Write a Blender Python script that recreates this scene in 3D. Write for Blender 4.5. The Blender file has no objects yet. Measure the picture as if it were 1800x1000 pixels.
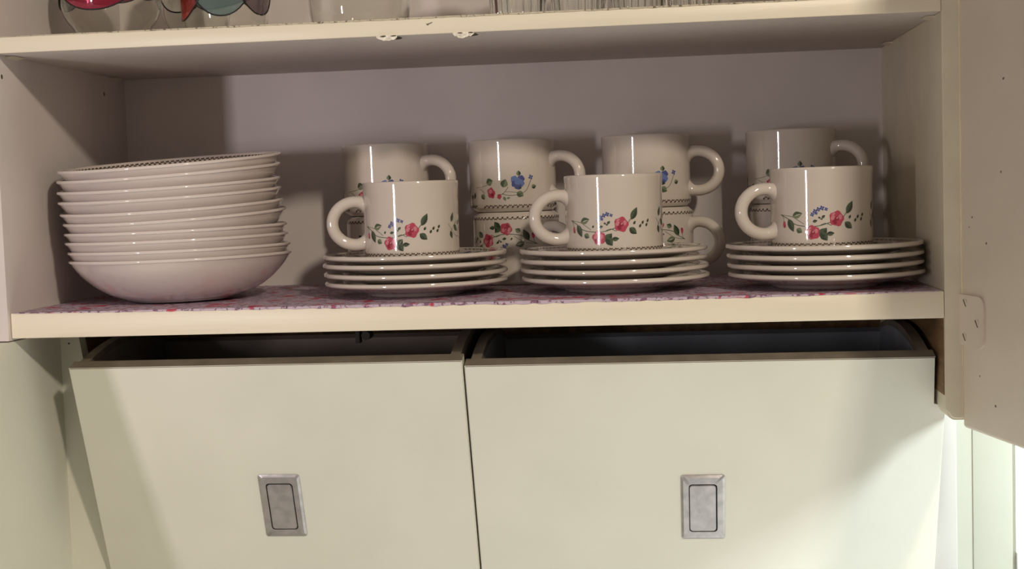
import bpy, bmesh, math, random
from math import sin, cos, pi, radians as R_
from mathutils import Vector, Matrix

random.seed(7)
scene = bpy.context.scene
col = scene.collection

# ------------------------------------------------------------------ camera
CAM = Vector((0.5632, -1.1356, 0.0909))
YAW, PITCH, ROLL, FOC = R_(6.0274), R_(3.8363), R_(-1.863), 2390.0
fwd = Vector((-sin(YAW) * cos(PITCH), cos(YAW) * cos(PITCH), -sin(PITCH)))
rt = Vector((cos(YAW), sin(YAW), 0))
up = rt.cross(fwd)
r2 = rt * cos(ROLL) + up * sin(ROLL)
u2 = -rt * sin(ROLL) + up * cos(ROLL)
cd = bpy.data.cameras.new('camera')
cd.sensor_width = 36.0
cd.lens = FOC / 1800 * 36
cd.clip_start = 0.02
cam = bpy.data.objects.new('camera', cd)
m = Matrix((r2, u2, -fwd)).transposed().to_4x4()
m.translation = CAM
cam.matrix_world = m
col.objects.link(cam)
scene.camera = cam

# ------------------------------------------------------------------ world, lights, exposure
w = bpy.data.worlds.new('room_light')
scene.world = w
w.use_nodes = True
w.node_tree.nodes['Background'].inputs[0].default_value = (0.90, 0.80, 0.70, 1)
w.node_tree.nodes['Background'].inputs[1].default_value = 0.33


def area(name, loc, target, sx, sy, power, color):
    l = bpy.data.lights.new(name, 'AREA')
    l.shape = 'RECTANGLE'
    l.size, l.size_y, l.energy, l.color = sx, sy, power, color
    o = bpy.data.objects.new(name, l)
    o.location = loc
    o.rotation_euler = (Vector(target) - Vector(loc)).to_track_quat('-Z', 'Y').to_euler()
    col.objects.link(o)
    return o


l1 = area('hall_doorway_light', (-0.588, -1.5, 0.03), (0.22, 0.29, 0.06), 0.08, 0.26, 0.92, (1.0, 0.90, 0.95))
l1.data.spread = R_(62)
area('ceiling_lamp_light', (1.55, -2.0, 1.15), (0.4, 0.0, 0.0), 0.12, 0.12, 27.5, (1.0, 0.88, 0.73))
area('sink_lamp_light', (1.50, -0.45, 0.39), (0.75, 0.10, -0.22), 0.10, 0.30, 21.0, (0.84, 0.94, 1.0))

vs = scene.view_settings
vs.view_transform = 'Standard'
vs.look = 'None'
vs.gamma = 1.0
vs.exposure = 0.0
vs.use_curve_mapping = False

# ------------------------------------------------------------------ materials


def mat(name, color, rough=0.5, metal=0.0, var=0.0, scale=20.0, bump=0.0, bscale=60.0, coat=0.0, stretch=None,
        trans=0.0, ior=1.45, color2=None):
    M = bpy.data.materials.new(name)
    M.use_nodes = True
    nt = M.node_tree
    b = nt.nodes['Principled BSDF']
    b.inputs['Base Color'].default_value = (*color, 1)
    b.inputs['Roughness'].default_value = rough
    b.inputs['Metallic'].default_value = metal
    b.inputs['IOR'].default_value = ior
    if coat:
        b.inputs['Coat Weight'].default_value = coat
        b.inputs['Coat Roughness'].default_value = 0.03
    if trans:
        b.inputs['Transmission Weight'].default_value = trans
    tc = nt.nodes.new('ShaderNodeTexCoord')
    mp = nt.nodes.new('ShaderNodeMapping')
    nt.links.new(tc.outputs['Object'], mp.inputs[0])
    if stretch:
        mp.inputs['Scale'].default_value = stretch
    if var or color2:
        n = nt.nodes.new('ShaderNodeTexNoise')
        n.inputs['Scale'].default_value = scale
        n.inputs['Detail'].default_value = 5
        nt.links.new(mp.outputs[0], n.inputs['Vector'])
        mx = nt.nodes.new('ShaderNodeMix')
        mx.data_type = 'RGBA'
        c2 = color2 or tuple(max(0, c * (1 - var)) for c in color)
        c1 = color if color2 else tuple(min(1, c * (1 + var * .5)) for c in color)
        mx.inputs[6].default_value = (*c2, 1)
        mx.inputs[7].default_value = (*c1, 1)
        rp = nt.nodes.new('ShaderNodeValToRGB')
        rp.color_ramp.elements[0].position = 0.35
        rp.color_ramp.elements[1].position = 0.65
        nt.links.new(n.outputs['Fac'], rp.inputs[0])
        nt.links.new(rp.outputs[0], mx.inputs[0])
        nt.links.new(mx.outputs[2], b.inputs['Base Color'])
    if bump:
        n2 = nt.nodes.new('ShaderNodeTexNoise')
        n2.inputs['Scale'].default_value = bscale
        n2.inputs['Detail'].default_value = 4
        nt.links.new(mp.outputs[0], n2.inputs['Vector'])
        bp = nt.nodes.new('ShaderNodeBump')
        bp.inputs['Strength'].default_value = bump
        bp.inputs['Distance'].default_value = 0.001
        nt.links.new(n2.outputs['Fac'], bp.inputs['Height'])
        nt.links.new(bp.outputs[0], b.inputs['Normal'])
    return M


M_INNER = mat('painted_interior', (0.68, 0.615, 0.58), 0.55, var=0.06, scale=9, bump=0.08, bscale=140)
M_LIP = mat('cream_shelf_paint', (0.84, 0.76, 0.60), 0.38, var=0.05, scale=14, bump=0.25, bscale=70, stretch=(0.25, 1, 3))
M_BIN = mat('cream_bin_paint', (0.74, 0.735, 0.63), 0.42, var=0.035, scale=10, bump=0.12, bscale=120)
M_DOOR = mat('beige_door_paint', (0.70, 0.61, 0.50), 0.45, var=0.05, scale=8, bump=0.1, bscale=120)
M_JAMB = mat('cream_jamb_paint', (0.72, 0.65, 0.50), 0.42, var=0.06, scale=25, bump=0.15, bscale=80)
M_RAW = mat('raw_brown_wood', (0.20, 0.115, 0.05), 0.7, var=0.35, scale=18, stretch=(6, .6, 6))
M_DARKBOX = mat('slate_shade_lining', (0.26, 0.275, 0.30), 0.5, var=0.2, scale=15)  # dark colour stands in for the unlit inside of the bin
M_CER = mat('ivory_glazed_ceramic', (0.62, 0.55, 0.475), 0.07, coat=0.6, var=0.02, scale=12)
M_CERB = mat('ivory_bowl_ceramic', (0.68, 0.60, 0.55), 0.08, coat=0.6, var=0.02, scale=12)
M_EDGE = mat('shaded_board_edge', (0.20, 0.165, 0.12), 0.6, var=0.2, scale=40)  # dark colour stands in for the shade on bin top edges and cheeks
M_METAL = mat('brushed_nickel', (0.50, 0.475, 0.475), 0.40, metal=0.9, var=0.15, scale=120, bump=0.12, bscale=300)
M_BLACK = mat('dark_gap', (0.02, 0.018, 0.016), 0.8)
M_MARK = mat('grey_scuff', (0.16, 0.13, 0.11), 0.8)
M_CHIP = mat('flaking_paint', (0.86, 0.80, 0.68), 0.6, var=0.25, scale=400)
M_WALL = mat('pale_green_wall', (0.42, 0.43, 0.36), 0.5, var=0.03, scale=6, bump=0.1, bscale=90)
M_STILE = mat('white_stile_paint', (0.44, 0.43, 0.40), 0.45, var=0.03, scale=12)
M_SCREW = mat('dark_screw_slot', (0.10, 0.08, 0.06), 0.5, metal=0.5)
M_TRIM = mat('white_window_trim', (0.9, 0.9, 0.87), 0.4)

P_ROSED = mat('print_rose_dark', (0.27, 0.02, 0.04), 0.15, coat=.5)
P_ROSE = mat('print_rose', (0.46, 0.06, 0.10), 0.15, coat=.5)
P_ROSEL = mat('print_rose_light', (0.60, 0.21, 0.24), 0.15, coat=.5)
P_GREEN = mat('print_leaf', (0.07, 0.10, 0.055), 0.15, coat=.5)
P_GREEND = mat('print_leaf_dark', (0.035, 0.05, 0.03), 0.15, coat=.5)
P_GREENL = mat('print_leaf_light', (0.18, 0.21, 0.125), 0.15, coat=.5)
P_BLUE = mat('print_blue', (0.07, 0.085, 0.25), 0.15, coat=.5)
P_BLUEL = mat('print_blue_light', (0.13, 0.19, 0.42), 0.15, coat=.5)
P_BROWN = mat('print_border', (0.10, 0.07, 0.05), 0.15, coat=.5)
PRINT = [P_ROSED, P_ROSE, P_ROSEL, P_GREEN, P_GREEND, P_GREENL, P_BLUE, P_BLUEL, P_BROWN]
RD, RO, RL, G, GD, GL, B, BL, BR = range(9)


def glass(name, color, rough=0.02):
    M = mat(name, color, rough, trans=1.0, ior=1.45)
    return M


M_GLASS = glass('clear_glass', (0.97, 0.98, 0.95))
M_PAINTL = mat('black_glass_outline', (0.015, 0.012, 0.012), 0.3)
M_PINK = mat('pink_glass_paint', (0.62, 0.05, 0.13), 0.1, trans=.75, coat=.5)
M_RED = mat('red_glass_paint', (0.60, 0.03, 0.02), 0.1, trans=.75, coat=.5)
M_TEAL = mat('grey_teal_glass_paint', (0.36, 0.48, 0.47), 0.1, trans=.75, coat=.5)
M_PURPLE = mat('grey_violet_glass_paint', (0.34, 0.26, 0.30), 0.1, trans=.75, coat=.5)


def liner_mat(name, base, b2, cols, scale):
    M = bpy.data.materials.new(name)
    M.use_nodes = True
    nt = M.node_tree
    b = nt.nodes['Principled BSDF']
    b.inputs['Roughness'].default_value = 0.55
    tc = nt.nodes.new('ShaderNodeTexCoord')
    prev = None
    n0 = nt.nodes.new('ShaderNodeTexNoise')
    n0.inputs['Scale'].default_value = scale * 2.5
    n0.inputs['Detail'].default_value = 6
    nt.links.new(tc.outputs['Object'], n0.inputs['Vector'])
    mx = nt.nodes.new('ShaderNodeMix')
    mx.data_type = 'RGBA'
    mx.inputs[6].default_value = (*base, 1)
    mx.inputs[7].default_value = (*b2, 1)
    nt.links.new(n0.outputs['Fac'], mx.inputs[0])
    prev = mx.outputs[2]
    for i, (c, sc, lo, hi) in enumerate(cols):
        mp = nt.nodes.new('ShaderNodeMapping')
        mp.inputs['Location'].default_value = (3.1 * i, 1.7 * i, 0.4 * i)
        nt.links.new(tc.outputs['Object'], mp.inputs[0])
        n = nt.nodes.new('ShaderNodeTexNoise')
        n.inputs['Scale'].default_value = sc
        n.inputs['Detail'].default_value = 3
        n.inputs['Distortion'].default_value = 0.8
        nt.links.new(mp.outputs[0], n.inputs['Vector'])
        rp = nt.nodes.new('ShaderNodeValToRGB')
        rp.color_ramp.elements[0].position = lo
        rp.color_ramp.elements[1].position = hi
        nt.links.new(n.outputs['Fac'], rp.inputs[0])
        mx = nt.nodes.new('ShaderNodeMix')
        mx.data_type = 'RGBA'
        nt.links.new(rp.outputs[0], mx.inputs[0])
        nt.links.new(prev, mx.inputs[6])
        mx.inputs[7].default_value = (*c, 1)
        prev = mx.outputs[2]
    nt.links.new(prev, b.inputs['Base Color'])
    return M


M_LINER = liner_mat('floral_shelf_paper', (0.62, 0.50, 0.56), (0.42, 0.32, 0.42),
                    [((0.22, 0.10, 0.17), 150, 0.54, 0.60), ((0.50, 0.04, 0.08), 48, 0.60, 0.65),
                     ((0.10, 0.06, 0.10), 260, 0.60, 0.66)], 60)
M_LINER2 = liner_mat('speckled_shelf_paper', (0.70, 0.64, 0.50), (0.45, 0.38, 0.26),
                     [((0.16, 0.12, 0.07), 330, 0.56, 0.62)], 120)

# ------------------------------------------------------------------ mesh helpers


def finish(name, bm, mats, parent=None, smooth=True, angle=35):
    me = bpy.data.meshes.new(name)
    bmesh.ops.recalc_face_normals(bm, faces=bm.faces[:])
    bm.to_mesh(me)
    bm.free()
    for mm in (mats if isinstance(mats, (list, tuple)) else [mats]):
        me.materials.append(mm)
    if smooth:
        for p in me.polygons:
            p.use_smooth = True
        me.set_sharp_from_angle(angle=R_(angle))
    o = bpy.data.objects.new(name, me)
    col.objects.link(o)
    if parent:
        o.parent = parent
    return o


def add_box(bm, x0, x1, y0, y1, z0, z1, bev=0.0, seg=2, mi=0):
    vs_ = [bm.verts.new((x, y, z)) for x in (x0, x1) for y in (y0, y1) for z in (z0, z1)]
    idx = [(0, 1, 3, 2), (4, 6, 7, 5), (0, 4, 5, 1), (2, 3, 7, 6), (0, 2, 6, 4), (1, 5, 7, 3)]
    fs = [bm.faces.new([vs_[i] for i in f]) for f in idx]
    for f in fs:
        f.material_index = mi
    if bev:
        es = list({e for f in fs for e in f.edges})
        bmesh.ops.bevel(bm, geom=es, offset=bev, segments=seg, profile=0.5, affect='EDGES', clamp_overlap=True,
                        material=-1)


def box(name, dims, M, parent=None, bev=0.0015, seg=2):
    bm = bmesh.new()
    add_box(bm, *dims, bev=bev, seg=seg)
    return finish(name, bm, M, parent)


def add_prism(bm, pts, axis, a0, a1, mi=0):
    """polygon pts (2-D) extruded along axis ('x' : pts are (y,z); 'y': (x,z); 'z': (x,y))."""
    def v(p, a):
        return {'x': (a, p[0], p[1]), 'y': (p[0], a, p[1]), 'z': (p[0], p[1], a)}[axis]
    A = [bm.verts.new(v(p, a0)) for p in pts]
    Bv = [bm.verts.new(v(p, a1)) for p in pts]
    fs = [bm.faces.new(A), bm.faces.new(Bv[::-1])]
    n = len(pts)
    for i in range(n):
        fs.append(bm.faces.new((A[i], A[(i + 1) % n], Bv[(i + 1) % n], Bv[i])))
    for f in fs:
        f.material_index = mi
    return fs


def add_lathe(bm, prof, seg=96, mi=0, closed=True):
    """prof: list of (r,z); a closed loop of rings (shell); r==0 becomes a pole."""
    rings = []
    for r, z in prof:
        if r < 1e-7:
            rings.append([bm.verts.new((0, 0, z))])
        else:
            rings.append([bm.verts.new((r * cos(2 * pi * i / seg), r * sin(2 * pi * i / seg), z)) for i in range(seg)])
    for a, b in zip(rings[:-1], rings[1:]):
        for i in range(seg):
            j = (i + 1) % seg
            if len(a) == 1 and len(b) == 1:
                continue
            if len(a) == 1:
                f = bm.faces.new((a[0], b[i], b[j]))
            elif len(b) == 1:
                f = bm.faces.new((a[i], b[0], a[j]))
            else:
                f = bm.faces.new((a[i], b[i], b[j], a[j]))
            f.material_index = mi


def smooth_profile(pts, n=6):
    """Catmull-Rom through the 2-D points."""
    out = []
    P = [pts[0]] + list(pts) + [pts[-1]]
    for i in range(1, len(P) - 2):
        p0, p1, p2, p3 = P[i - 1:i + 3]
        for k in range(n):
            t = k / n
            out.append(tuple(0.5 * ((2 * p1[c]) + (-p0[c] + p2[c]) * t + (2 * p0[c] - 5 * p1[c] + 4 * p2[c] - p3[c]) * t * t
                                    + (-p0[c] + 3 * p1[c] - 3 * p2[c] + p3[c]) * t ** 3) for c in range(len(p1))))
    out.append(tuple(pts[-1]))
    return out


def add_tube(bm, path, radii, seg=16, flat=1.0, mi=0):
    """tube along 3-D path with per-point radius; flat squeezes the binormal."""
    path = [Vector(p) for p in path]
    rings = []
    for i, p in enumerate(path):
        t = (path[min(i + 1, len(path) - 1)] - path[max(i - 1, 0)]).normalized()
        nrm = Vector((0, 1, 0)) if abs(t.y) < 0.9 else Vector((1, 0, 0))
        bn = t.cross(nrm).normalized()
        nn = bn.cross(t)
        r = radii[i] if isinstance(radii, (list, tuple)) else radii
        rings.append([bm.verts.new(p + bn * (r * cos(2 * pi * k / seg)) + nn * (r * flat * sin(2 * pi * k / seg)))
                      for k in range(seg)])
    for a, b in zip(rings[:-1], rings[1:]):
        for k in range(seg):
            f = bm.faces.new((a[k], a[(k + 1) % seg], b[(k + 1) % seg], b[k]))
            f.material_index = mi
    bm.faces.new(rings[0][::-1]).material_index = mi
    bm.faces.new(rings[-1]).material_index = mi


def tag(o, label=None, cat=None, group=None, kind=None):
    if label:
        o['label'] = label
    if cat:
        o['category'] = cat
    if group:
        o['group'] = group
    if kind:
        o['kind'] = kind
    return o


def thing(name, label, cat, loc=(0, 0, 0), rot=(0, 0, 0), group=None):
    o = bpy.data.objects.new(name, None)
    o.empty_display_size = 0.02
    o.location = loc
    o.rotation_euler = rot
    col.objects.link(o)
    return tag(o, label, cat, group)


def copy_part(src, parent):
    c = src.copy()
    col.objects.link(c)
    c.parent = parent
    return c


# ------------------------------------------------------------------ dimensions of the cabinet
W, H, D, T1, T2 = 0.7975, 0.2258, 0.29, 0.0222, 0.0141
TOP = 0.62
BOT = -0.46

# ------------------------------------------------------------------ setting
wb = box('wall_back', (0.832, 1.75, 0.30, 0.33, -0.75, 1.1), M_WALL, bev=0)
tag(wb, 'pale green painted kitchen wall beside the cabinet', None, kind='structure')
tr = bmesh.new()
add_box(tr, 0.8855, 0.9255, 0.2985, 0.30, -0.75, 1.1, bev=0.002)
t1 = finish('trim_1', tr, M_WALL)
tag(t1, 'pale flat upright trim board on the wall beside the window', None, kind='structure')

ct = box('bounce_worktop', (-0.60, 1.75, -0.36, 0.298, -0.53, -0.495), mat('white_bounce_worktop', (0.80, 0.80, 0.76), 0.4, var=0.04, scale=30), bev=0.003)  # out-of-view worktop, added to bounce light up onto the bins
tag(ct, 'unseen pale worktop added below the bins to bounce light', None, kind='structure')
win = thing('window_1', 'bright white window pane past the open cabinet door', None, (0.9285, 0.30, -0.2975))
tag(win, kind='structure')
bm = bmesh.new()
add_box(bm, 0.0, 0.40, -0.004, -0.001, 0, 0.55)
M_SKY = bpy.data.materials.new('bright_daylight_pane')
M_SKY.use_nodes = True
bs = M_SKY.node_tree.nodes['Principled BSDF']
bs.inputs['Base Color'].default_value = (0.9, 0.92, 0.95, 1)
bs.inputs['Emission Color'].default_value = (1, 1, 1, 1)
bs.inputs['Emission Strength'].default_value = 1.1
finish('pane', bm, M_SKY, win)
bm = bmesh.new()
add_box(bm, 0.0, 0.42, -0.0065, -0.001, -0.022, 0.0, bev=0.001)
add_box(bm, 0.40, 0.42, -0.012, -0.001, 0.0, 0.57, bev=0.002)
add_box(bm, 0.0, 0.40, -0.012, -0.001, 0.55, 0.57, bev=0.002)
finish('window_frame', bm, M_TRIM, win)

# ------------------------------------------------------------------ cabinet
cab = thing('kitchen_cabinet', 'cream painted kitchen cabinet with open shelves above two tilted bins', 'cabinet')

back = box('back_panel', (-0.018, W, D, D + 0.008, -T1, TOP), M_INNER, cab, bev=0)
box('lower_back_panel', (-0.018, W, D + 0.03, D + 0.038, BOT, 0.0), M_RAW, cab, bev=0)
# upper side panel ends at the foot of the lower shelf; the lower one comes further forward
box('side_panel', (-0.018, 0.0, -0.004, D, -T1 - 0.002, TOP), M_INNER, cab, bev=0.0008)
box('lower_side_panel', (-0.018, 0.0, -0.16, D + 0.03, BOT, -T1 - 0.003), M_BIN, cab, bev=0.001)
box('top_panel', (0.0, W, 0.0, D, TOP - 0.02, TOP), M_INNER, cab, bev=0.001)
# right-hand jamb with a rounded lower front corner
pts = [(W, TOP), (W, -0.088)]
for k in range(7):
    a = pi + k / 6 * pi / 2
    pts.append((W + 0.0075 + 0.0075 * cos(a), -0.0945 + 0.012 * sin(a)))
pts += [(W + 0.0155, -0.1065), (W + 0.0155, TOP)]
bm = bmesh.new()
add_prism(bm, pts, 'y', 0.0, D + 0.038)
bmesh.ops.bevel(bm, geom=[e for e in bm.edges if all(abs(v.co.y) < 1e-6 for v in e.verts)], offset=0.0022, segments=3,
                affect='EDGES')
finish('jamb', bm, M_JAMB, cab)
box('raw_jamb_lining', (W - 0.0006, W, 0.004, D, -0.086, -T1), M_RAW, cab, bev=0)
box('cleat', (W - 0.006, W, 0.05, 0.14, -0.098, -0.087), M_STILE, cab, bev=0.0008)
# recessed face frame of the bin compartment
stile_bm = bmesh.new()
add_prism(stile_bm, [(0, -T1), (0.0183, -T1), (0.0186, -0.033), (0.0215, -0.052), (0.0235, -0.062), (0.040, -0.085), (0.040, BOT), (0, BOT)], 'y', 0.098, 0.112)
finish('stile', stile_bm, M_BIN, cab)
stile_bm = bmesh.new()
add_box(stile_bm, 0.8046, 0.826, 0.095, 0.328, BOT, -0.1075, bev=0.0012)
finish('stile', stile_bm, M_STILE, cab)
box('raw_lining', (0.0160, 0.0180, 0.113, 0.28, BOT, -T1), M_RAW, cab, bev=0)
box('bottom_rail', (0.0, 0.826, 0.18, 0.30, BOT - 0.03, BOT), M_BIN, cab, bev=0.001)


def shelf(z0, z1, lipmat):
    bm = bmesh.new()
    add_box(bm, 0.0003, W - 0.0003, 0.0, D, z0, z1, bev=0.0009, seg=2)
    for f in bm.faces:
        f.material_index = 0 if f.calc_center_median().y < 0.002 else 1
    return finish('shelf', bm, [lipmat, M_INNER], cab)


low = shelf(-T1, 0.0, M_LIP)
upp = shelf(H, H + T2, M_LIP)

# shelf supports under the upper shelf
for x, y, s in ((0.0, 0.030, 1), (0.0, 0.262, 1), (W, 0.036, -1), (W, 0.236, -1)):
    bm = bmesh.new()
    add_prism(bm, [(x, H - 0.0022), (x + s * 0.0075, H - 0.0004), (x, H - 0.0004)], 'y', y - 0.011, y + 0.011)
    finish('shelf_support', bm, M_JAMB, cab, smooth=False)
# peg holes
for loc in ((0.0, 0.2336, 0.2073), (0.0, 0.0101, 0.2068), (0.012, 0.0899, -0.0368)):
    bm = bmesh.new()
    if loc[0] == 0:
        add_prism(bm, [(loc[1] + .0016 * cos(a * pi / 4), loc[2] + .0022 * sin(a * pi / 4)) for a in range(8)], 'x', 0, 0.0002)
    else:
        add_prism(bm, [(loc[0] + .0010 * cos(a * pi / 4), loc[2] + .0010 * sin(a * pi / 4)) for a in range(8)], 'y', loc[1],
                  loc[1] - .0003)
    finish('peg_hole', bm, M_SCREW, cab, smooth=False)


def ragged(n, rx, ry, jit):
    return [(rx * cos(2 * pi * k / n) * random.uniform(1 - jit, 1 + jit), ry * sin(2 * pi * k / n) * random.uniform(1 - jit, 1 + jit))
            for k in range(n)]


# flaked paint where catches were fixed under the front edge
for cx, cy in ((0.3445, 0.014), (0.4095, 0.014)):
    sc = ragged(16, 0.0100, 0.0125, 0.10)
    bm = bmesh.new()
    add_prism(bm, [(cx + 0.0003 + a, cy + b) for a, b in sc], 'z', H, H - 0.0004)
    finish('flaked_edge', bm, M_SCREW, upp, smooth=False)
    n = 12
    topz = [(cx - 0.0088 + 0.0176 * k / n, H + 0.0004) for k in range(n + 1)]
    botz = [(cx - 0.0088 + 0.0176 * k / n, H - 0.0012 - 0.0034 * (sin(pi * k / n) ** .5) * random.uniform(.55, 1.1)) for k in range(n + 1)]
    bm = bmesh.new()
    add_prism(bm, topz + botz[::-1], 'y', -0.0006, 0.0004)
    finish('paint_flake', bm, M_CHIP, upp, smooth=False)
    for dx in (-.003, .006):
        bm = bmesh.new()
        add_prism(bm, [(cx + dx + a, H - 0.0002 + b) for a, b in ragged(9, 0.0024, 0.0006, .3)], 'y', -0.0008, -0.0004)
        finish('flake_crack', bm, M_SCREW, upp, smooth=False)
bm = bmesh.new()
add_prism(bm, [(0.3780, 0.2344), (0.3796, 0.2328), (0.3806, 0.2338), (0.3836, 0.2352), (0.3834, 0.2358), (0.3800, 0.2346)], 'y',
          -0.0002, 0.0002)
finish('scuff_mark', bm, M_MARK, upp, smooth=False)

# door, swung open past square on the right
DA = math.atan2(0.0224, 0.099)
bm = bmesh.new()
# local: x = along door from the hinge, y = thickness (away from the cabinet opening), z = up
add_box(bm, 0.0, 0.40, 0.0, 0.019, -0.1125, TOP - 0.01, bev=0.0035, seg=3)
door = finish('door', bm, M_DOOR, cab)
door.location = (0.8105, -0.0005, 0)
door.rotation_euler = (0, 0, -pi / 2 + DA)
tag(door, 'beige inner face of the cabinet door standing open')


def rrect(w_, h_, r, n=5, cx=0, cz=0):
    out = []
    for qx, qz, a0 in ((1, 1, 0), (-1, 1, pi / 2), (-1, -1, pi), (1, -1, 3 * pi / 2)):
        for k in range(n):
            a = a0 + k / (n - 1) * pi / 2
            out.append((cx + qx * (w_ / 2 - r) + r * cos(a), cz + qz * (h_ / 2 - r) + r * sin(a)))
    return out


bm = bmesh.new()
hp = [(-0.0045, -0.0026), (-0.0045, -0.0440)] + [(0.0425 - 0.009 + .009 * sin(a * pi / 8), -0.044 + .009 - .009 * cos(a * pi / 8)) for a in range(5)] \
    + [(0.0425 - 0.009 + .009 * cos(a * pi / 8), -0.0026 - .009 + .009 * sin(a * pi / 8)) for a in range(5)]
add_prism(bm, hp, 'y', -0.0016, 0.0)
hinge = finish('hinge_plate', bm, M_DOOR, door)
for sx, sz in ((0.0105, -0.0091), (0.031, -0.0242), (0.009, -0.037)):
    bm = bmesh.new()
    add_prism(bm, [(sx + .0032 * cos(a * pi / 8), sz + .0032 * sin(a * pi / 8)) for a in range(16)], 'y', -0.0021, -0.0014)
    add_prism(bm, [(sx - .0026, sz + .0024), (sx - .0016, sz + .0028), (sx + .0024, sz - .0026), (sx + .0016, sz - .0028)], 'y',
              -0.0024, -0.0018, mi=1)
    finish('hinge_screw', bm, [M_DOOR, M_SCREW], door)
bm = bmesh.new()
add_tube(bm, [(-0.0065, -0.0005, -0.046), (-0.0065, -0.0005, 0.002)], 0.0022, 12)
finish('hinge_knuckle', bm, M_JAMB, door)

for nx_, nz_, nr in ((0.021, 0.060, .0009), (0.016, 0.052, .0007), (0.045, 0.040, .0011), (0.075, 0.165, .0012), (0.070, 0.095, .0010), (0.032, -0.066, .0008), (0.058, -0.086, .0013)):
    bm = bmesh.new()
    add_prism(bm, [(nx_ + a_ * nr, nz_ + b_ * nr * .8) for a_, b_ in ragged(8, 1, 1, .25)], 'y', -0.0002, 0.0002)
    finish('paint_nick', bm, M_MARK, door, smooth=False)

# tilt-out bins
TH = R_(18.63)
RB = 0.37
FT = 0.0145


def make_bin(label, x0, x1, y0, z0, notch, pull_x, pull_v, lining):
    """local frame: x across, y = inward normal of the face, z = up along the face; origin at the face's top edge"""
    bm = bmesh.new()
    if notch:
        nx, nz = notch
        poly = [(x0, 0), (x0, -RB), (x1, -RB), (x1, -nz), (nx, -nz), (nx, 0)]
    else:
        poly = [(x0, 0), (x0, -RB), (x1, -RB), (x1, 0)]
    add_prism(bm, poly, 'y', 0.0, FT)
    bmesh.ops.bevel(bm, geom=[e for e in bm.edges if all(v.co.y < 1e-6 for v in e.verts)], offset=0.0008, segments=2,
                    affect='EDGES')
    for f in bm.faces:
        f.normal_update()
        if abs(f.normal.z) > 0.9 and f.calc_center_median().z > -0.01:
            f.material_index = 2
    xr = (notch[0] if notch else x1)
    # quarter-round cheeks, centred on the foot of the face
    amax = R_(33)
    arc = [(RB * sin(a), -RB + RB * cos(a)) for a in [amax * k / 18 for k in range(19)]]
    arc = [(max(y, FT - 0.001), z - 0.0008) for y, z in arc]
    side = arc + [(RB * sin(amax), -RB + 0.01), (FT - 0.001, -RB + 0.01)]
    s = 0.009
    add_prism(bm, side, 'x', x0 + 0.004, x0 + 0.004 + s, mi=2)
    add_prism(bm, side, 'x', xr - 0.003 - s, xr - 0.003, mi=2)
    yb = RB * sin(amax)
    zt = -RB + RB * cos(amax) - 0.004
    add_box(bm, x0 + 0.013, xr - 0.012, yb - 0.010, yb, -RB + 0.01, zt, mi=1)
    add_box(bm, x0 + 0.013, xr - 0.012, FT, yb - 0.01, -RB + 0.01, -RB + 0.018, mi=1)
    # dark lining sheets, their colour standing in for shade inside the bin
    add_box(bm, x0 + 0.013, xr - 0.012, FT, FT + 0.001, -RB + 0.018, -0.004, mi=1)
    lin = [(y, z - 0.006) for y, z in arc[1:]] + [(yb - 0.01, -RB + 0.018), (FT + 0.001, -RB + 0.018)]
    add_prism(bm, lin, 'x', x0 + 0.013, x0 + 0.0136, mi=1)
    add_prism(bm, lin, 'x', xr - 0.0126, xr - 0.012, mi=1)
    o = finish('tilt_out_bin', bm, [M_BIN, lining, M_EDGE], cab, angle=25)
    o.location = (0, y0, z0)
    o.rotation_euler = (TH, 0, 0)
    tag(o, label)
    # flush pull: bevelled frame and hinged flap
    pw, ph = 0.0385, 0.0655
    fr = bmesh.new()
    outer = rrect(pw, ph, 0.0022, 5)
    mid = rrect(pw - 0.004, ph - 0.004, 0.003, 5)
    inn = rrect(pw - 0.0135, ph - 0.0165, 0.0032, 5)
    loops = []
    for loop, y in ((outer, 0.0), (outer, -0.0008), (mid, -0.0024), (inn, -0.0026), (inn, -0.0002)):
        loops.append([fr.verts.new((pull_x + a, y, -pull_v + b)) for a, b in loop])
    for a, b in zip(loops[:-1], loops[1:]):
        n = len(a)
        for i in range(n):
            fr.faces.new((a[i], a[(i + 1) % n], b[(i + 1) % n], b[i]))
    f = fr.faces.new(loops[-1])
    f.material_index = 1
    finish('pull_frame', fr, [M_METAL, M_BLACK], o, angle=30)
    fl = bmesh.new()
    add_prism(fl, rrect(pw - 0.0156, ph - 0.0186, 0.0028, 5, pull_x - 0.0002, -pull_v - 0.0006), 'y', -0.0022, -0.0003)
    bmesh.ops.bevel(fl, geom=[e for e in fl.edges if all(v.co.y < -0.002 for v in e.verts)], offset=0.0005, segments=2,
                    affect='EDGES')
    finish('pull_flap', fl, M_METAL, o, angle=30)
    return o


make_bin('narrower cream tilt-out bin next to the side panel', 0.0416, 0.3955, 0.02, -0.0520, None, 0.2185, 0.1430,
         mat('brown_shade_lining', (0.26, 0.22, 0.185), 0.6, var=0.25, scale=12))
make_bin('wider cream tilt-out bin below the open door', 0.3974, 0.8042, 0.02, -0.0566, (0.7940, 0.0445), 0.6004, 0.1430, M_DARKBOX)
# black roller catch under the lower shelf
bm = bmesh.new()
add_box(bm, 0.290, 0.318, 0.045, 0.065, -T1 - 0.004, -T1, bev=0.0005)
add_box(bm, 0.296, 0.300, 0.050, 0.060, -T1 - 0.016, -T1 - 0.003, bev=0.0005)
add_tube(bm, [(0.306, 0.047, -T1 - 0.009), (0.306, 0.063, -T1 - 0.009)], 0.004, 10)
finish('roller_catch', bm, M_BLACK, cab)

# ------------------------------------------------------------------ shelf papers


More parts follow.
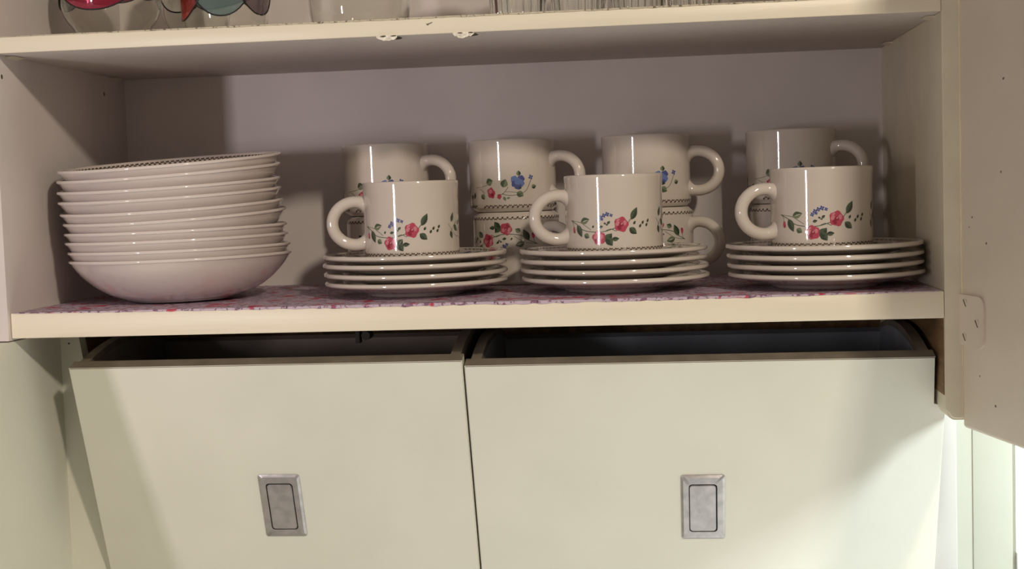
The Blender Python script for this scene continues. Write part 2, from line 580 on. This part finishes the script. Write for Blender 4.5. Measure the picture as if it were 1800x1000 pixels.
def liner(name, z, M, label, y_over, n=150):
    bm = bmesh.new()
    th = 0.0005
    prev = None
    for i in range(n + 1):
        x = 0.004 + (W - 0.008) * i / n
        u = i / n
        drop = y_over * (4 * u * (1 - u)) * random.uniform(0.55, 1.05) + 0.0002 * random.random()
        yf = -0.0007
        row = [bm.verts.new((x, D - 0.003, z + th)), bm.verts.new((x, 0.0004, z + th)),
               bm.verts.new((x, yf, z + th * 0.3)), bm.verts.new((x, yf, z - drop)), bm.verts.new((x, yf + 0.0005, z - drop)),
               bm.verts.new((x, yf + 0.0006, z)), bm.verts.new((x, D - 0.003, z + 0.00005))]
        if prev:
            for k in range(len(row)):
                kk = (k + 1) % len(row)
                bm.faces.new((prev[k], prev[kk], row[kk], row[k]))
        prev = row
    o = finish(name, bm, M, None, smooth=False)
    return tag(o, label, 'shelf liner')


liner('shelf_liner', 0.0, M_LINER, 'pink and violet floral shelf paper under the bowls and saucers', 0.0026)
liner('shelf_liner', H + T2, M_LINER2, 'speckled pale shelf paper under the drinking glasses', 0.0011)
LZ = 0.0006  # height of the paper's surface

# ------------------------------------------------------------------ print on the crockery
MR, MH = 0.0438, 0.0718   # mug radius and height


def mug_r(z):
    t = z / MH
    return MR + 0.0006 * max(0, t - 0.8) * 5 - 0.0


class Print:
    """flat decoration laid on a surface: shapes in (s, z) with a layer each"""
    def __init__(self, place):
        self.bm = bmesh.new()
        self.place = place
        self.layer = 0

    def poly(self, pts, c, lift=0.0):
        cx = sum(p[0] for p in pts) / len(pts)
        cz = sum(p[1] for p in pts) / len(pts)
        self.layer += 1
        h = 0.00012 + (self.layer % 7) * 0.00001 + lift
        cen = self.bm.verts.new(self.place(cx, cz, h))
        inner = [self.bm.verts.new(self.place(cx + (a - cx) * .5, cz + (b - cz) * .5, h)) for a, b in pts]
        outer = [self.bm.verts.new(self.place(a, b, h)) for a, b in pts]
        n = len(pts)
        for i in range(n):
            j = (i + 1) % n
            f = self.bm.faces.new((cen, inner[i], inner[j])); f.material_index = c
            f = self.bm.faces.new((inner[i], outer[i], outer[j], inner[j])); f.material_index = c

    def blob(self, x, z, rx, rz, c, wav=0.0, n=14, ang=0.0, lobes=5, lift=0.0):
        pts = []
        for k in range(n):
            a = 2 * pi * k / n
            q = 1 + wav * cos(lobes * a + 0.7)
            px, pz = rx * q * cos(a), rz * q * sin(a)
            pts.append((x + px * cos(ang) - pz * sin(ang), z + px * sin(ang) + pz * cos(ang)))
        self.poly(pts, c, lift)

    def leaf(self, x, z, L, wd, ang, c=G, c2=None):
        """leaf centred at x,z, pointing along ang"""
        L, wd = L * 1.1, wd * 1.15
        for side, cc in ((1, c), (-1, c2 if c2 is not None else c)):
            pts = [(-L / 2, 0)]
            for k in range(1, 7):
                t = k / 7
                pts.append((-L / 2 + L * t, side * wd / 2 * sin(pi * t ** 0.85)))
            pts.append((L / 2, 0))
            if side < 0:
                pts = pts[::-1]
            self.poly([(x + a * cos(ang) - b * sin(ang), z + a * sin(ang) + b * cos(ang)) for a, b in pts], cc)

    def stem(self, pts, wd, c=G):
        pts = smooth_profile(pts, 5)
        self.layer += 1
        h = 0.00011 + (self.layer % 5) * 0.000008
        prev = None
        for i, p in enumerate(pts):
            q0, q1 = pts[max(0, i - 1)], pts[min(len(pts) - 1, i + 1)]
            dx, dz = q1[0] - q0[0], q1[1] - q0[1]
            L = math.hypot(dx, dz) or 1
            nx, nz = -dz / L * wd / 2, dx / L * wd / 2
            row = (self.bm.verts.new(self.place(p[0] + nx, p[1] + nz, h)), self.bm.verts.new(self.place(p[0] - nx, p[1] - nz, h)))
            if prev:
                f = self.bm.faces.new((prev[0], prev[1], row[1], row[0])); f.material_index = c
            prev = row

    def rose(self, x, z, r):
        self.blob(x, z, r, r * 1.05, RO, 0.10, 20, random.random(), 5)
        for k in range(5):
            a = 2 * pi * k / 5 + 0.4
            self.blob(x + r * .55 * cos(a), z + r * .55 * sin(a), r * .36, r * .26, (RL, RO, RL, RD, RO)[k], 0.05, 10, a + 1.2, lift=.00005)
        self.blob(x, z, r * .34, r * .30, RD, 0.12, 10, 0.5, lift=.00009)
        self.blob(x + r * .08, z + r * .10, r * .2, r * .12, RL, 0.0, 8, 0.8, lift=.00013)
        self.blob(x - r * .45, z + r * .62, r * .3, r * .16, RL, 0.0, 8, 0.5, lift=.00009)

    def floret(self, x, z, r, c=B):
        for k in range(4):
            a = pi / 2 * k + 0.4
            self.blob(x + r * .6 * cos(a), z + r * .6 * sin(a), r * .5, r * .42, c, 0, 7, a)

    def border(self, s0, s1, z, step, hgt, c=BR):
        n = int((s1 - s0) / step)
        for i in range(n):
            s = s0 + i * step
            self.blob(s, z, step * .26, hgt * .30, c, 0.15, 7, 0.5, 3)
            self.blob(s + step * .34, z + hgt * .42, step * .20, hgt * .20, c, 0.1, 6, -.6, 3)
            self.blob(s + step * .66, z + hgt * .38, step * .20, hgt * .18, c, 0.1, 6, .6, 3)

    def done(self, name, parent):
        me_bm = self.bm
        me = bpy.data.meshes.new(name)
        bmesh.ops.recalc_face_normals(me_bm, faces=me_bm.faces[:])
        me_bm.to_mesh(me)
        me_bm.free()
        for mm in PRINT:
            me.materials.append(mm)
        o = bpy.data.objects.new(name, me)
        col.objects.link(o)
        o.parent = parent
        return o


def on_mug(center_angle):
    def place(s, z, h):
        a = center_angle + s / MR
        r = mug_r(z) + h
        return (r * cos(a), r * sin(a), z)
    return place


def mug_print(parent):
    P = Print(on_mug(R_(250)))          # garland of two roses
    k = 8.27e-5

    def q(x, y):
        v = max(-.98, min(.98, (x - 727) / 530))
        return (MR * math.asin(v), MH - (y - 85) * k)

    def S(*pts):
        return [q(*p) for p in pts]
    P.stem(S((310, 568), (380, 610), (450, 668), (560, 692), (690, 690), (810, 655)), .0006)
    P.stem(S((310, 568), (420, 590), (480, 625), (545, 670)), .0005, GL)
    P.stem(S((700, 688), (760, 665), (820, 690)), .0005)
    P.stem(S((325, 575), (340, 610), (342, 650)), .0004, GD)
    P.stem(S((930, 620), (960, 575), (990, 530)), .0006)
    P.leaf(*q(478, 572), .0088, .0052, R_(15), G, GL)
    P.leaf(*q(413, 680), .0112, .0056, R_(-65), G, GD)
    P.leaf(*q(497, 735), .0054, .0044, R_(-30), GL, G)
    P.leaf(*q(1003, 508), .0112, .0050, R_(62), G, GD)
    P.leaf(*q(990, 692), .0080, .0052, R_(-40), G, GD)
    P.leaf(*q(735, 755), .0086, .0060, R_(50), G, GD)
    P.leaf(*q(745, 800), .0080, .0056, R_(-55), G, GD)
    P.leaf(*q(808, 772), .0062, .0034, R_(5), GD, G)
    P.blob(*q(345, 672), .0017, .0029, RO, .05)
    P.blob(*q(352, 690), .0009, .0012, RD)
    P.rose(*q(630, 756), .0058)
    P.rose(*q(872, 620), .0062)
    for x, y, r in ((628, 572, 1.4), (656, 540, 1.6), (690, 520, 1.5), (726, 508, 1.6), (768, 520, 1.2), (668, 560, 1.1)):
        P.floret(*q(x, y), r * .00125)
    for x, y, L, a in ((570, 636, .0026, 60), (655, 640, .0038, 15), (740, 596, .0034, 40), (700, 606, .0024, -30), (722, 620, .002, 10)):
        P.leaf(*q(x, y), L, L * .6, R_(a), GD, G)
    for x, y in ((1005, 605), (1060, 640), (1085, 605), (1132, 588), (1120, 632)):
        P.leaf(*q(x, y), .0034, .0019, R_(60), GD)
    # sprig near the handle's far side
    for s0 in (0.058,):
        z0 = .030
        P.stem([(s0 - .006, z0 - .006), (s0, z0), (s0 + .006, z0 + .004)], .0005)
        P.leaf(s0 - .002, z0 + .008, .0085, .004, R_(70), GD, G)
        P.leaf(s0 + .004, z0 - .002, .008, .0046, R_(-40), G, GD)
        P.leaf(s0 - .004, z0 - .008, .007, .004, R_(-70), GD, G)
        P.stem([(s0 - .008, z0 + .002), (s0 + .002, z0 - .008), (s0 + .012, z0 - .010)], .0004)
        P.leaf(s0 + .011, z0 + .003, .006, .003, R_(30), GD)
    P.border(-MR * pi * .98, MR * pi * .98, 0.0052, .0050, .0034)
    # the other side: a sprig with a blue flower
    P.place = on_mug(R_(105))
    k2 = 1.28e-4

    def q2(x, y):
        v = max(-.98, min(.98, (x - 455) / 345))
        return (MR * math.asin(v), MH - (y - 62) * k2)

    def S2(*pts):
        return [q2(*p) for p in pts]
    P.stem(S2((200, 432), (250, 425), (310, 410)), .0005, GL)
    P.stem(S2((230, 440), (270, 465), (262, 500)), .0005, GL)
    P.stem(S2((400, 500), (440, 470), (470, 430)), .0005)
    P.stem(S2((420, 480), (470, 495), (545, 490), (605, 460), (640, 380)), .0005)
    P.stem(S2((440, 465), (500, 470), (560, 478)), .0005, GL)
    P.leaf(*q2(320, 388), .0072, .0066, R_(20), G, GL)
    P.leaf(*q2(440, 402), .0080, .0066, R_(70), G, GL)
    P.leaf(*q2(262, 502), .0060, .0044, R_(-50), GL, G)
    P.leaf(*q2(560, 488), .0070, .0056, R_(-30), GL, G)
    P.leaf(*q2(552, 328), .0050, .0040, R_(90), GL, GD)
    P.leaf(*q2(660, 432), .0048, .0040, R_(20), GL, GD)
    P.leaf(*q2(440, 520), .0044, .0026, R_(-60), GL)
    P.leaf(*q2(470, 515), .0034, .0018, R_(10), GL)
    P.blob(*q2(332, 474), .0042, .0054, RO, .12, 16, .3)
    P.blob(*q2(326, 462), .0020, .0022, RL, .1, 9, lift=.0001)
    P.blob(*q2(340, 488), .0018, .0018, RD, .1, 9, lift=.0001)
    P.blob(*q2(398, 502), .0022, .0026, RO, .15)
    for dx, dy, c in ((-26, -18, BL), (24, -20, B), (-22, 16, B), (22, 14, BL), (0, 34, B), (0, -2, BL)):
        P.blob(*q2(545 + dx, 392 + dy), .0036, .0036, c, .1, 10, lift=.00003)
    P.blob(*q2(560, 440), .0014, .0012, GD, lift=.0001)
    P.floret(*q2(640, 360), .0024)
    P.blob(*q2(640, 360), .0010, .0010, BL, lift=.0001)
    P.leaf(*q2(132, 440), .0090, .0034, R_(80), GD)
    P.leaf(*q2(135, 490), .0070, .0034, R_(-60), GD)
    P.leaf(*q2(185, 490), .0066, .0040, R_(70), GD, G)
    P.leaf(*q2(160, 500), .0050, .0030, R_(110), GD)
    return P.done('floral_print', parent)


# ------------------------------------------------------------------ mugs
def make_mug():
    root = thing('mug', 'x', 'mug')
    bm = bmesh.new()
    t = 0.0042
    prof = [(0, 0.0022), (0.0360, 0.0022), (0.0372, 0.0004), (0.0384, 0.0), (0.0400, 0.0006), (0.0408, 0.0022), (0.0426, 0.0034),
            (0.0436, 0.0050), (MR, 0.0080)]
    prof += [(MR, MH * f) for f in (.2, .35, .5, .65, .8)]
    prof += [(MR + 0.0003, MH * .9), (MR + 0.0006, MH - 0.003), (MR + 0.0006, MH - 0.0012), (MR + .0001, MH - .0003), (MR - 0.0010, MH),
             (MR - 0.0024, MH - .0006), (MR - t + .0006, MH - 0.004), (MR - t, MH * .8), (MR - t, 0.014), (MR - t - .003, 0.008), (MR - t - .01, .006), (0, 0.006)]
    add_lathe(bm, prof, 96)
    finish('mug_body', bm, M_CER, root, angle=50)
    # C-shaped handle with flared feet
    bm = bmesh.new()
    cs = []
    for k in range(41):
        ph = R_(54 + (306 - 54) * k / 40)
        cs.append((-MR - 0.0078 + 0.0212 * cos(ph), 0.0348 + 0.0196 * sin(ph)))
    n = len(cs)
    rad = []
    for i in range(n):
        u = i / (n - 1)
        e = min(u, 1 - u)
        rad.append(0.0055 + 0.0034 * max(0, 1 - e / 0.13) ** 1.6)
    add_tube(bm, [(a, 0, z) for a, z in cs], rad, 16, flat=1.12)
    finish('handle', bm, M_CER, root, angle=60)
    mug_print(root)
    return root


proto_mug = make_mug()
mug_used = False


def place_mug(x, y, z, rotz, label, group, flip=False, tilt=0.0):
    global mug_used
    if not mug_used:
        o = proto_mug
        mug_used = True
    else:
        o = proto_mug.copy()
        col.objects.link(o)
        for ch in proto_mug.children:
            copy_part(ch, o)
    if flip:
        o.rotation_euler = (pi, 0, R_(rotz))
        o.location = (x, y, z + MH)
    else:
        o.rotation_euler = (0, R_(tilt), R_(rotz))
        o.location = (x, y, z)
    return tag(o, label, 'mug', group)


# ------------------------------------------------------------------ saucers
SR = 0.0852
WELL = 0.0075
STEP = 0.0082


def make_saucer():
    root = thing('saucer', 'x', 'saucer')
    bm = bmesh.new()
    prof = [(0, 0.0030), (0.040, 0.0030), (0.0425, 0.0006), (0.0440, 0.0), (0.0460, 0.0005), (0.0478, 0.0026), (0.0560, 0.0042), (0.0700, 0.0070),
            (0.0805, 0.0098), (0.0838, 0.0104), (0.0850, 0.0114), (SR, 0.0126), (0.0848, 0.0138), (0.0836, 0.0145), (0.0815, 0.0144), (0.0780, 0.0133),
            (0.066, 0.0106), (0.055, 0.0086), (0.049, 0.0077), (0.044, WELL), (0, WELL)]
    add_lathe(bm, prof, 96)
    finish('saucer_body', bm, M_CER, root, angle=40)

    def place(s, z, h):
        a = s / 0.07
        r = z
        zz = 0.0086 + (r - 0.055) / 0.011 * 0.0020 if r < .066 else 0.0106 + (r - .066) / .012 * .0027
        return (r * cos(a), r * sin(a), zz + h + 0.00012)
    P = Print(place)
    P.border(0, 2 * pi * .07, .0745, .0050, .0040)
    for i in range(9):
        s = 2 * pi * .07 * i / 9
        P.leaf(s, .064, .010, .005, .4, G, GD)
        P.leaf(s + .014, .066, .008, .004, -.5, GD, G)
        P.blob(s + .027, .064, .0042, .0036, RO if i % 2 else B, .1)
        P.stem([(s, .063), (s + .014, .0645), (s + .036, .063)], .0006)
    P.done('floral_print', root)
    return root


proto_saucer = make_saucer()
s_used = False
ORD = ['topmost', 'second', 'third', 'lowest']


def stack(cx, cy, where, jit):
    global s_used
    for k in range(4):                      # k = 0 is the lowest
        if not s_used:
            o = proto_saucer
            s_used = True
        else:
            o = proto_saucer.copy()
            col.objects.link(o)
            for ch in proto_saucer.children:
                copy_part(ch, o)
        dx, dy, tl = jit[k]
        o.location = (cx + dx, cy + dy, LZ + k * STEP)
        o.rotation_euler = (0, R_(tl), random.uniform(0, 6.28))
        nm = ORD[3 - k]
        lab = {'topmost': 'ivory saucer directly under the rose mug, top of the pile ' + where,
               'second': 'ivory saucer second from the top of the stack ' + where,
               'third': 'ivory saucer third from the top of the stack ' + where,
               'lowest': 'ivory saucer lying on the shelf paper, bottom of the stack ' + where}[nm]
        tag(o, lab, 'saucer', 'saucers stacked under the front mugs')


stack(0.3425, 0.110, 'beside the bowls', [(.0008, 0, 0), (.0002, 0, -.2), (-.0006, 0, -.3), (0, 0, -.1)])
stack(0.5265, 0.102, 'between the outer saucer stacks', [(.001, 0, -.1), (.0004, 0, -.2), (-.0004, 0, -.2), (-.0008, 0, -.2)])
stack(0.7118, 0.084, 'next to the cabinet door', [(.0008, 0, 0), (.0002, .001, -.1), (0, 0, -.1), (-.0006, 0, -.1)])
ZM = LZ + 3 * STEP + WELL + 0.0004

place_mug(0.3400, 0.110, ZM, 14, 'ivory rose-print mug standing on the saucer stack beside the bowls', 'mugs standing on saucers')
place_mug(0.5275, 0.100, ZM, 14, 'ivory rose-print mug standing on the saucer stack between the two others', 'mugs standing on saucers')
place_mug(0.7098, 0.082, ZM, 14, 'ivory rose-print mug standing on the saucer stack next to the open door', 'mugs standing on saucers')

REAR = [(0.2925, 0.2385, 163, 160, 'behind the mug beside the bowls'),
        (0.4225, 0.2385, 162, 142, 'behind the two nearest saucer stacks'),
        (0.5570, 0.2385, 170, 160, 'behind the middle front mug'),
        (0.7000, 0.2395, 154, 158, 'behind the mug by the door')]
for x, y, ru, rl, wh in REAR:
    place_mug(x + 0.002, y - 0.002, LZ, rl, 'upturned ivory mug with its rim down, ' + wh, 'upturned mugs at the back', flip=True)
    place_mug(x, y, LZ + MH + 0.0002, ru, 'upright blue-flower mug on an upturned mug, ' + wh, 'upright mugs on upturned mugs')

# ------------------------------------------------------------------ bowls
BRAD, BH = 0.1040, 0.0414


def make_bowl():
    root = thing('bowl', 'x', 'bowl')
    bm = bmesh.new()
    outer = smooth_profile([(0.0500, 0.0012), (0.0560, 0.0030), (0.0680, 0.0074), (0.0790, 0.0138), (0.0885, 0.0214), (0.0958, 0.0292), (0.1012, 0.0368), (0.1028, 0.0390)], 5)
    inner = smooth_profile([(0.1008, 0.0404), (0.0968, 0.0354), (0.0906, 0.0284), (0.0812, 0.0208), (0.0700, 0.0140), (0.0580, 0.0092), (0.0460, 0.0077)], 5)
    rim = [(0.1024 + 0.0016 * cos(R_(a)), 0.0398 + 0.0016 * sin(R_(a))) for a in range(-40, 131, 17)]
    prof = [(0, 0.0026), (0.0440, 0.0026), (0.0455, 0.0004), (0.0470, 0.0), (0.0488, 0.0004)] + outer + rim + inner + [(0, 0.0077)]
    add_lathe(bm, prof, 128)
    finish('bowl_body', bm, M_CERB, root, angle=45)
    return root


proto_bowl = make_bowl()
BOWLS = [(0.1205, 0.0413, 0.6, 0), (0.1200, 0.0503, 0.6, 0), (0.1180, 0.0597, 0.7, .3), (0.1178, 0.0684, 0.8, .6), (0.1183, 0.0806, 1.7, 2.6),
         (0.1160, 0.0895, 1.6, 2.8), (0.1146, 0.1005, 1.64, 2.8), (0.1142, 0.1098, 1.6, 3.0), (0.1152, 0.1215, 2.3, 3.8), (0.1162, 0.1308, 2.3, 4.2)]
NTH = ['lowest ivory bowl of the stack, resting on the shelf paper'] + \
      ['ivory bowl, %s from the bottom of the bowl stack' % n for n in ('second', 'third', 'fourth', 'fifth', 'sixth', 'seventh', 'eighth', 'ninth')] + \
      ['topmost ivory bowl of the stack with a dark printed border inside its rim']
for i, (x, zr, tl, tf) in enumerate(BOWLS):
    if i == 0:
        o = proto_bowl
    else:
        o = proto_bowl.copy()
        col.objects.link(o)
        for ch in proto_bowl.children:
            copy_part(ch, o)
    zb = max(zr - 0.0409, 0) + (LZ if i == 0 else 0.0004)
    o.location = (x, 0.107, zb + (0.0007 if i == 0 else 0))
    o.rotation_euler = (R_(tf), -R_(tl), 0)
    o.scale = (0.985, 0.985, 1.0)
    tag(o, NTH[i], 'bowl', 'stacked bowls')
    last = o


def in_bowl(s, z, h):
    a = s / 0.1
    # z = distance down the inside wall from the rim
    r = 0.1008 - z * 0.62
    zz = 0.0404 - z * 0.78
    h += 0.0005
    return ((r - h) * cos(a), (r - h) * sin(a), zz + h)


P = Print(in_bowl)
P.border(0, 2 * pi * .1, .0055, .0052, -.0058)
P.border(0.0026, 2 * pi * .1, .0085, .0052, -.0040)
P.done('border_print', last)

# ------------------------------------------------------------------ glasses on the upper shelf
GZ = H + T2 + 0.0006


def glass_vessel(name, label, cat, x, y, prof_o, t, group=None, flutes=0, fl_amp=0.0, seg=72, M=M_GLASS, base_t=0.004):
    """prof_o: outer (r,z) bottom to top"""
    root = thing(name, label, cat, (x, y, GZ), group=group)
    bm = bmesh.new()
    inner = [(max(r - t, 0.001), max(z, base_t)) for r, z in prof_o if z >= base_t]
    prof = [(0, 0.0008)] + prof_o + [((prof_o[-1][0] + inner[-1][0]) / 2, prof_o[-1][1] + t * .4)] + inner[::-1] + [(0, base_t)]
    no = len(prof_o) + 1
    rings = []
    for k, (r, z) in enumerate(prof):
        if r < 1e-7:
            rings.append([bm.verts.new((0, 0, z))])
        else:
            ring = []
            for i in range(seg):
                a = 2 * pi * i / seg
                rr = r
                if flutes and 1 < k < no:
                    rr = r + fl_amp * (abs(cos(flutes * a / 2)) - .5)
                ring.append(bm.verts.new((rr * cos(a), rr * sin(a), z)))
            rings.append(ring)
    for a, b in zip(rings[:-1], rings[1:]):
        for i in range(seg):
            j = (i + 1) % seg
            if len(a) == 1:
                bm.faces.new((a[0], b[i], b[j]))
            elif len(b) == 1:
                bm.faces.new((a[i], b[0], a[j]))
            else:
                bm.faces.new((a[i], b[i], b[j], a[j]))
    finish('glass_body', bm, M, root, angle=40)
    return root


def rad_at(prof, z):
    for (r0, z0), (r1, z1) in zip(prof[:-1], prof[1:]):
        if z0 <= z <= z1 and z1 > z0:
            return r0 + (r1 - r0) * (z - z0) / (z1 - z0)
    return prof[-1][0]


def scallops(root, prof, items, zlow, ztop):
    """painted petals hanging from ztop; items: (centre angle, half width, material, low z)"""
    for q_i, (ca, hw, M, zl) in enumerate(items):
        off = 0.0003 + 0.00025 * q_i
        bm = bmesh.new()
        n = 16
        rows = []
        for i in range(n + 1):
            u = -1 + 2 * i / n
            a = ca + hw * u
            zb = zl + (ztop - zl) * (abs(u) ** 2.2) * .75
            row = []
            for k in range(7):
                z = zb + (ztop - zb) * k / 6
                r = rad_at(prof, z) + off
                row.append(bm.verts.new((r * cos(a), r * sin(a), z)))
            rows.append(row)
        for p_, q_ in zip(rows[:-1], rows[1:]):
            for k in range(6):
                bm.faces.new((p_[k], q_[k], q_[k + 1], p_[k + 1]))
        g = bmesh.ops.solidify(bm, geom=bm.faces[:], thickness=0.0002)
        finish('painted_petal', bm, M, root, angle=60)
        bm = bmesh.new()
        pts = []
        for i in range(n + 1):
            u = -1 + 2 * i / n
            a = ca + hw * u
            zb = zl + (ztop - zl) * (abs(u) ** 2.2) * .75
            r = rad_at(prof, zb) + off + 0.0001
            pts.append((r * cos(a), r * sin(a), zb))
        add_tube(bm, pts, 0.0007, 6)
        finish('petal_outline', bm, M_PAINTL, root)


def tulip(Rm, h, rb):
    return smooth_profile([(rb * .6, 0.0), (rb, 0.0006), (Rm * .72, h * .12), (Rm * .93, h * .28), (Rm, h * .48), (Rm * .97, h * .72), (Rm * .88, h)], 4)


A0 = R_(-90)
pf = tulip(0.046, 0.095, 0.030)
g = glass_vessel('painted_glass', 'round clear glass painted with a pink petal above its foot', 'glass', 0.0660, 0.100, pf, 0.0016, 'painted glasses on the upper shelf')
scallops(g, pf, [(A0 + .02, 1.08, M_PINK, .0275), (A0 - 1.5, .8, M_TEAL, .0330), (A0 + 2.5, .8, M_TEAL, .046), (A0 - 2.9, .8, M_PINK, .046)], 0, .066)
pf = tulip(0.034, 0.105, 0.022)
g = glass_vessel('painted_glass', 'small clear glass with bare dark outlines between the two coloured glasses', 'glass', 0.1215, 0.178, pf, 0.0024, 'painted glasses on the upper shelf', base_t=.008)
scallops(g, pf, [(A0 - .2, 1.1, M_GLASS, .0340)], 0, .075)
pf = tulip(0.0395, 0.09, 0.030)
pf = [(0.018, 0.0), (0.030, 0.0006)] + smooth_profile([(0.0345, 0.004), (0.0375, 0.012), (0.039, 0.024), (0.0395, 0.045), (0.037, 0.07), (0.034, 0.09)], 4)
g = glass_vessel('painted_glass', 'clear glass painted with red and grey-teal petals', 'glass', 0.1790, 0.088, pf, 0.0016, 'painted glasses on the upper shelf')
scallops(g, pf, [(A0 + .20, .84, M_TEAL, .0158), (A0 - 1.0, .95, M_RED, .0150), (A0 + 1.20, .75, M_PURPLE, .0180), (A0 + 2.5, .8, M_PINK, .030), (A0 - 2.5, .8, M_TEAL, .030)], 0, .058)
pf = smooth_profile([(0.024, 0.0), (0.036, 0.0008), (0.0425, 0.006), (0.0455, 0.018), (0.0465, 0.035), (0.046, 0.06), (0.043, 0.085)], 4)
glass_vessel('clear_tumbler', 'wide clear round-bottomed glass between painted and ribbed glasses', 'glass', 0.3000, 0.105, pf, 0.0020, base_t=.005)
labs = ['ribbed clear tumbler nearest the wide round glass', 'ribbed clear tumbler second along from the wide round glass',
        'ribbed clear tumbler third along from the wide round glass', 'ribbed clear tumbler farthest from the wide round glass']
for (x, y, r), lab in zip(((0.4480, 0.085, 0.0255), (0.5020, 0.090, 0.0250), (0.5540, 0.098, 0.0245), (0.6050, 0.112, 0.0245)), labs):
    pf = [(r * .78, 0.0), (r * .94, 0.0008), (r * .97, 0.004), (r, 0.02), (r * 1.04, 0.05), (r * 1.1, 0.11)]
    glass_vessel('ribbed_tumbler', lab, 'glass', x, y, pf, 0.0020, 'ribbed tumblers on the upper shelf', flutes=26, fl_amp=0.0011, seg=208, base_t=.003)
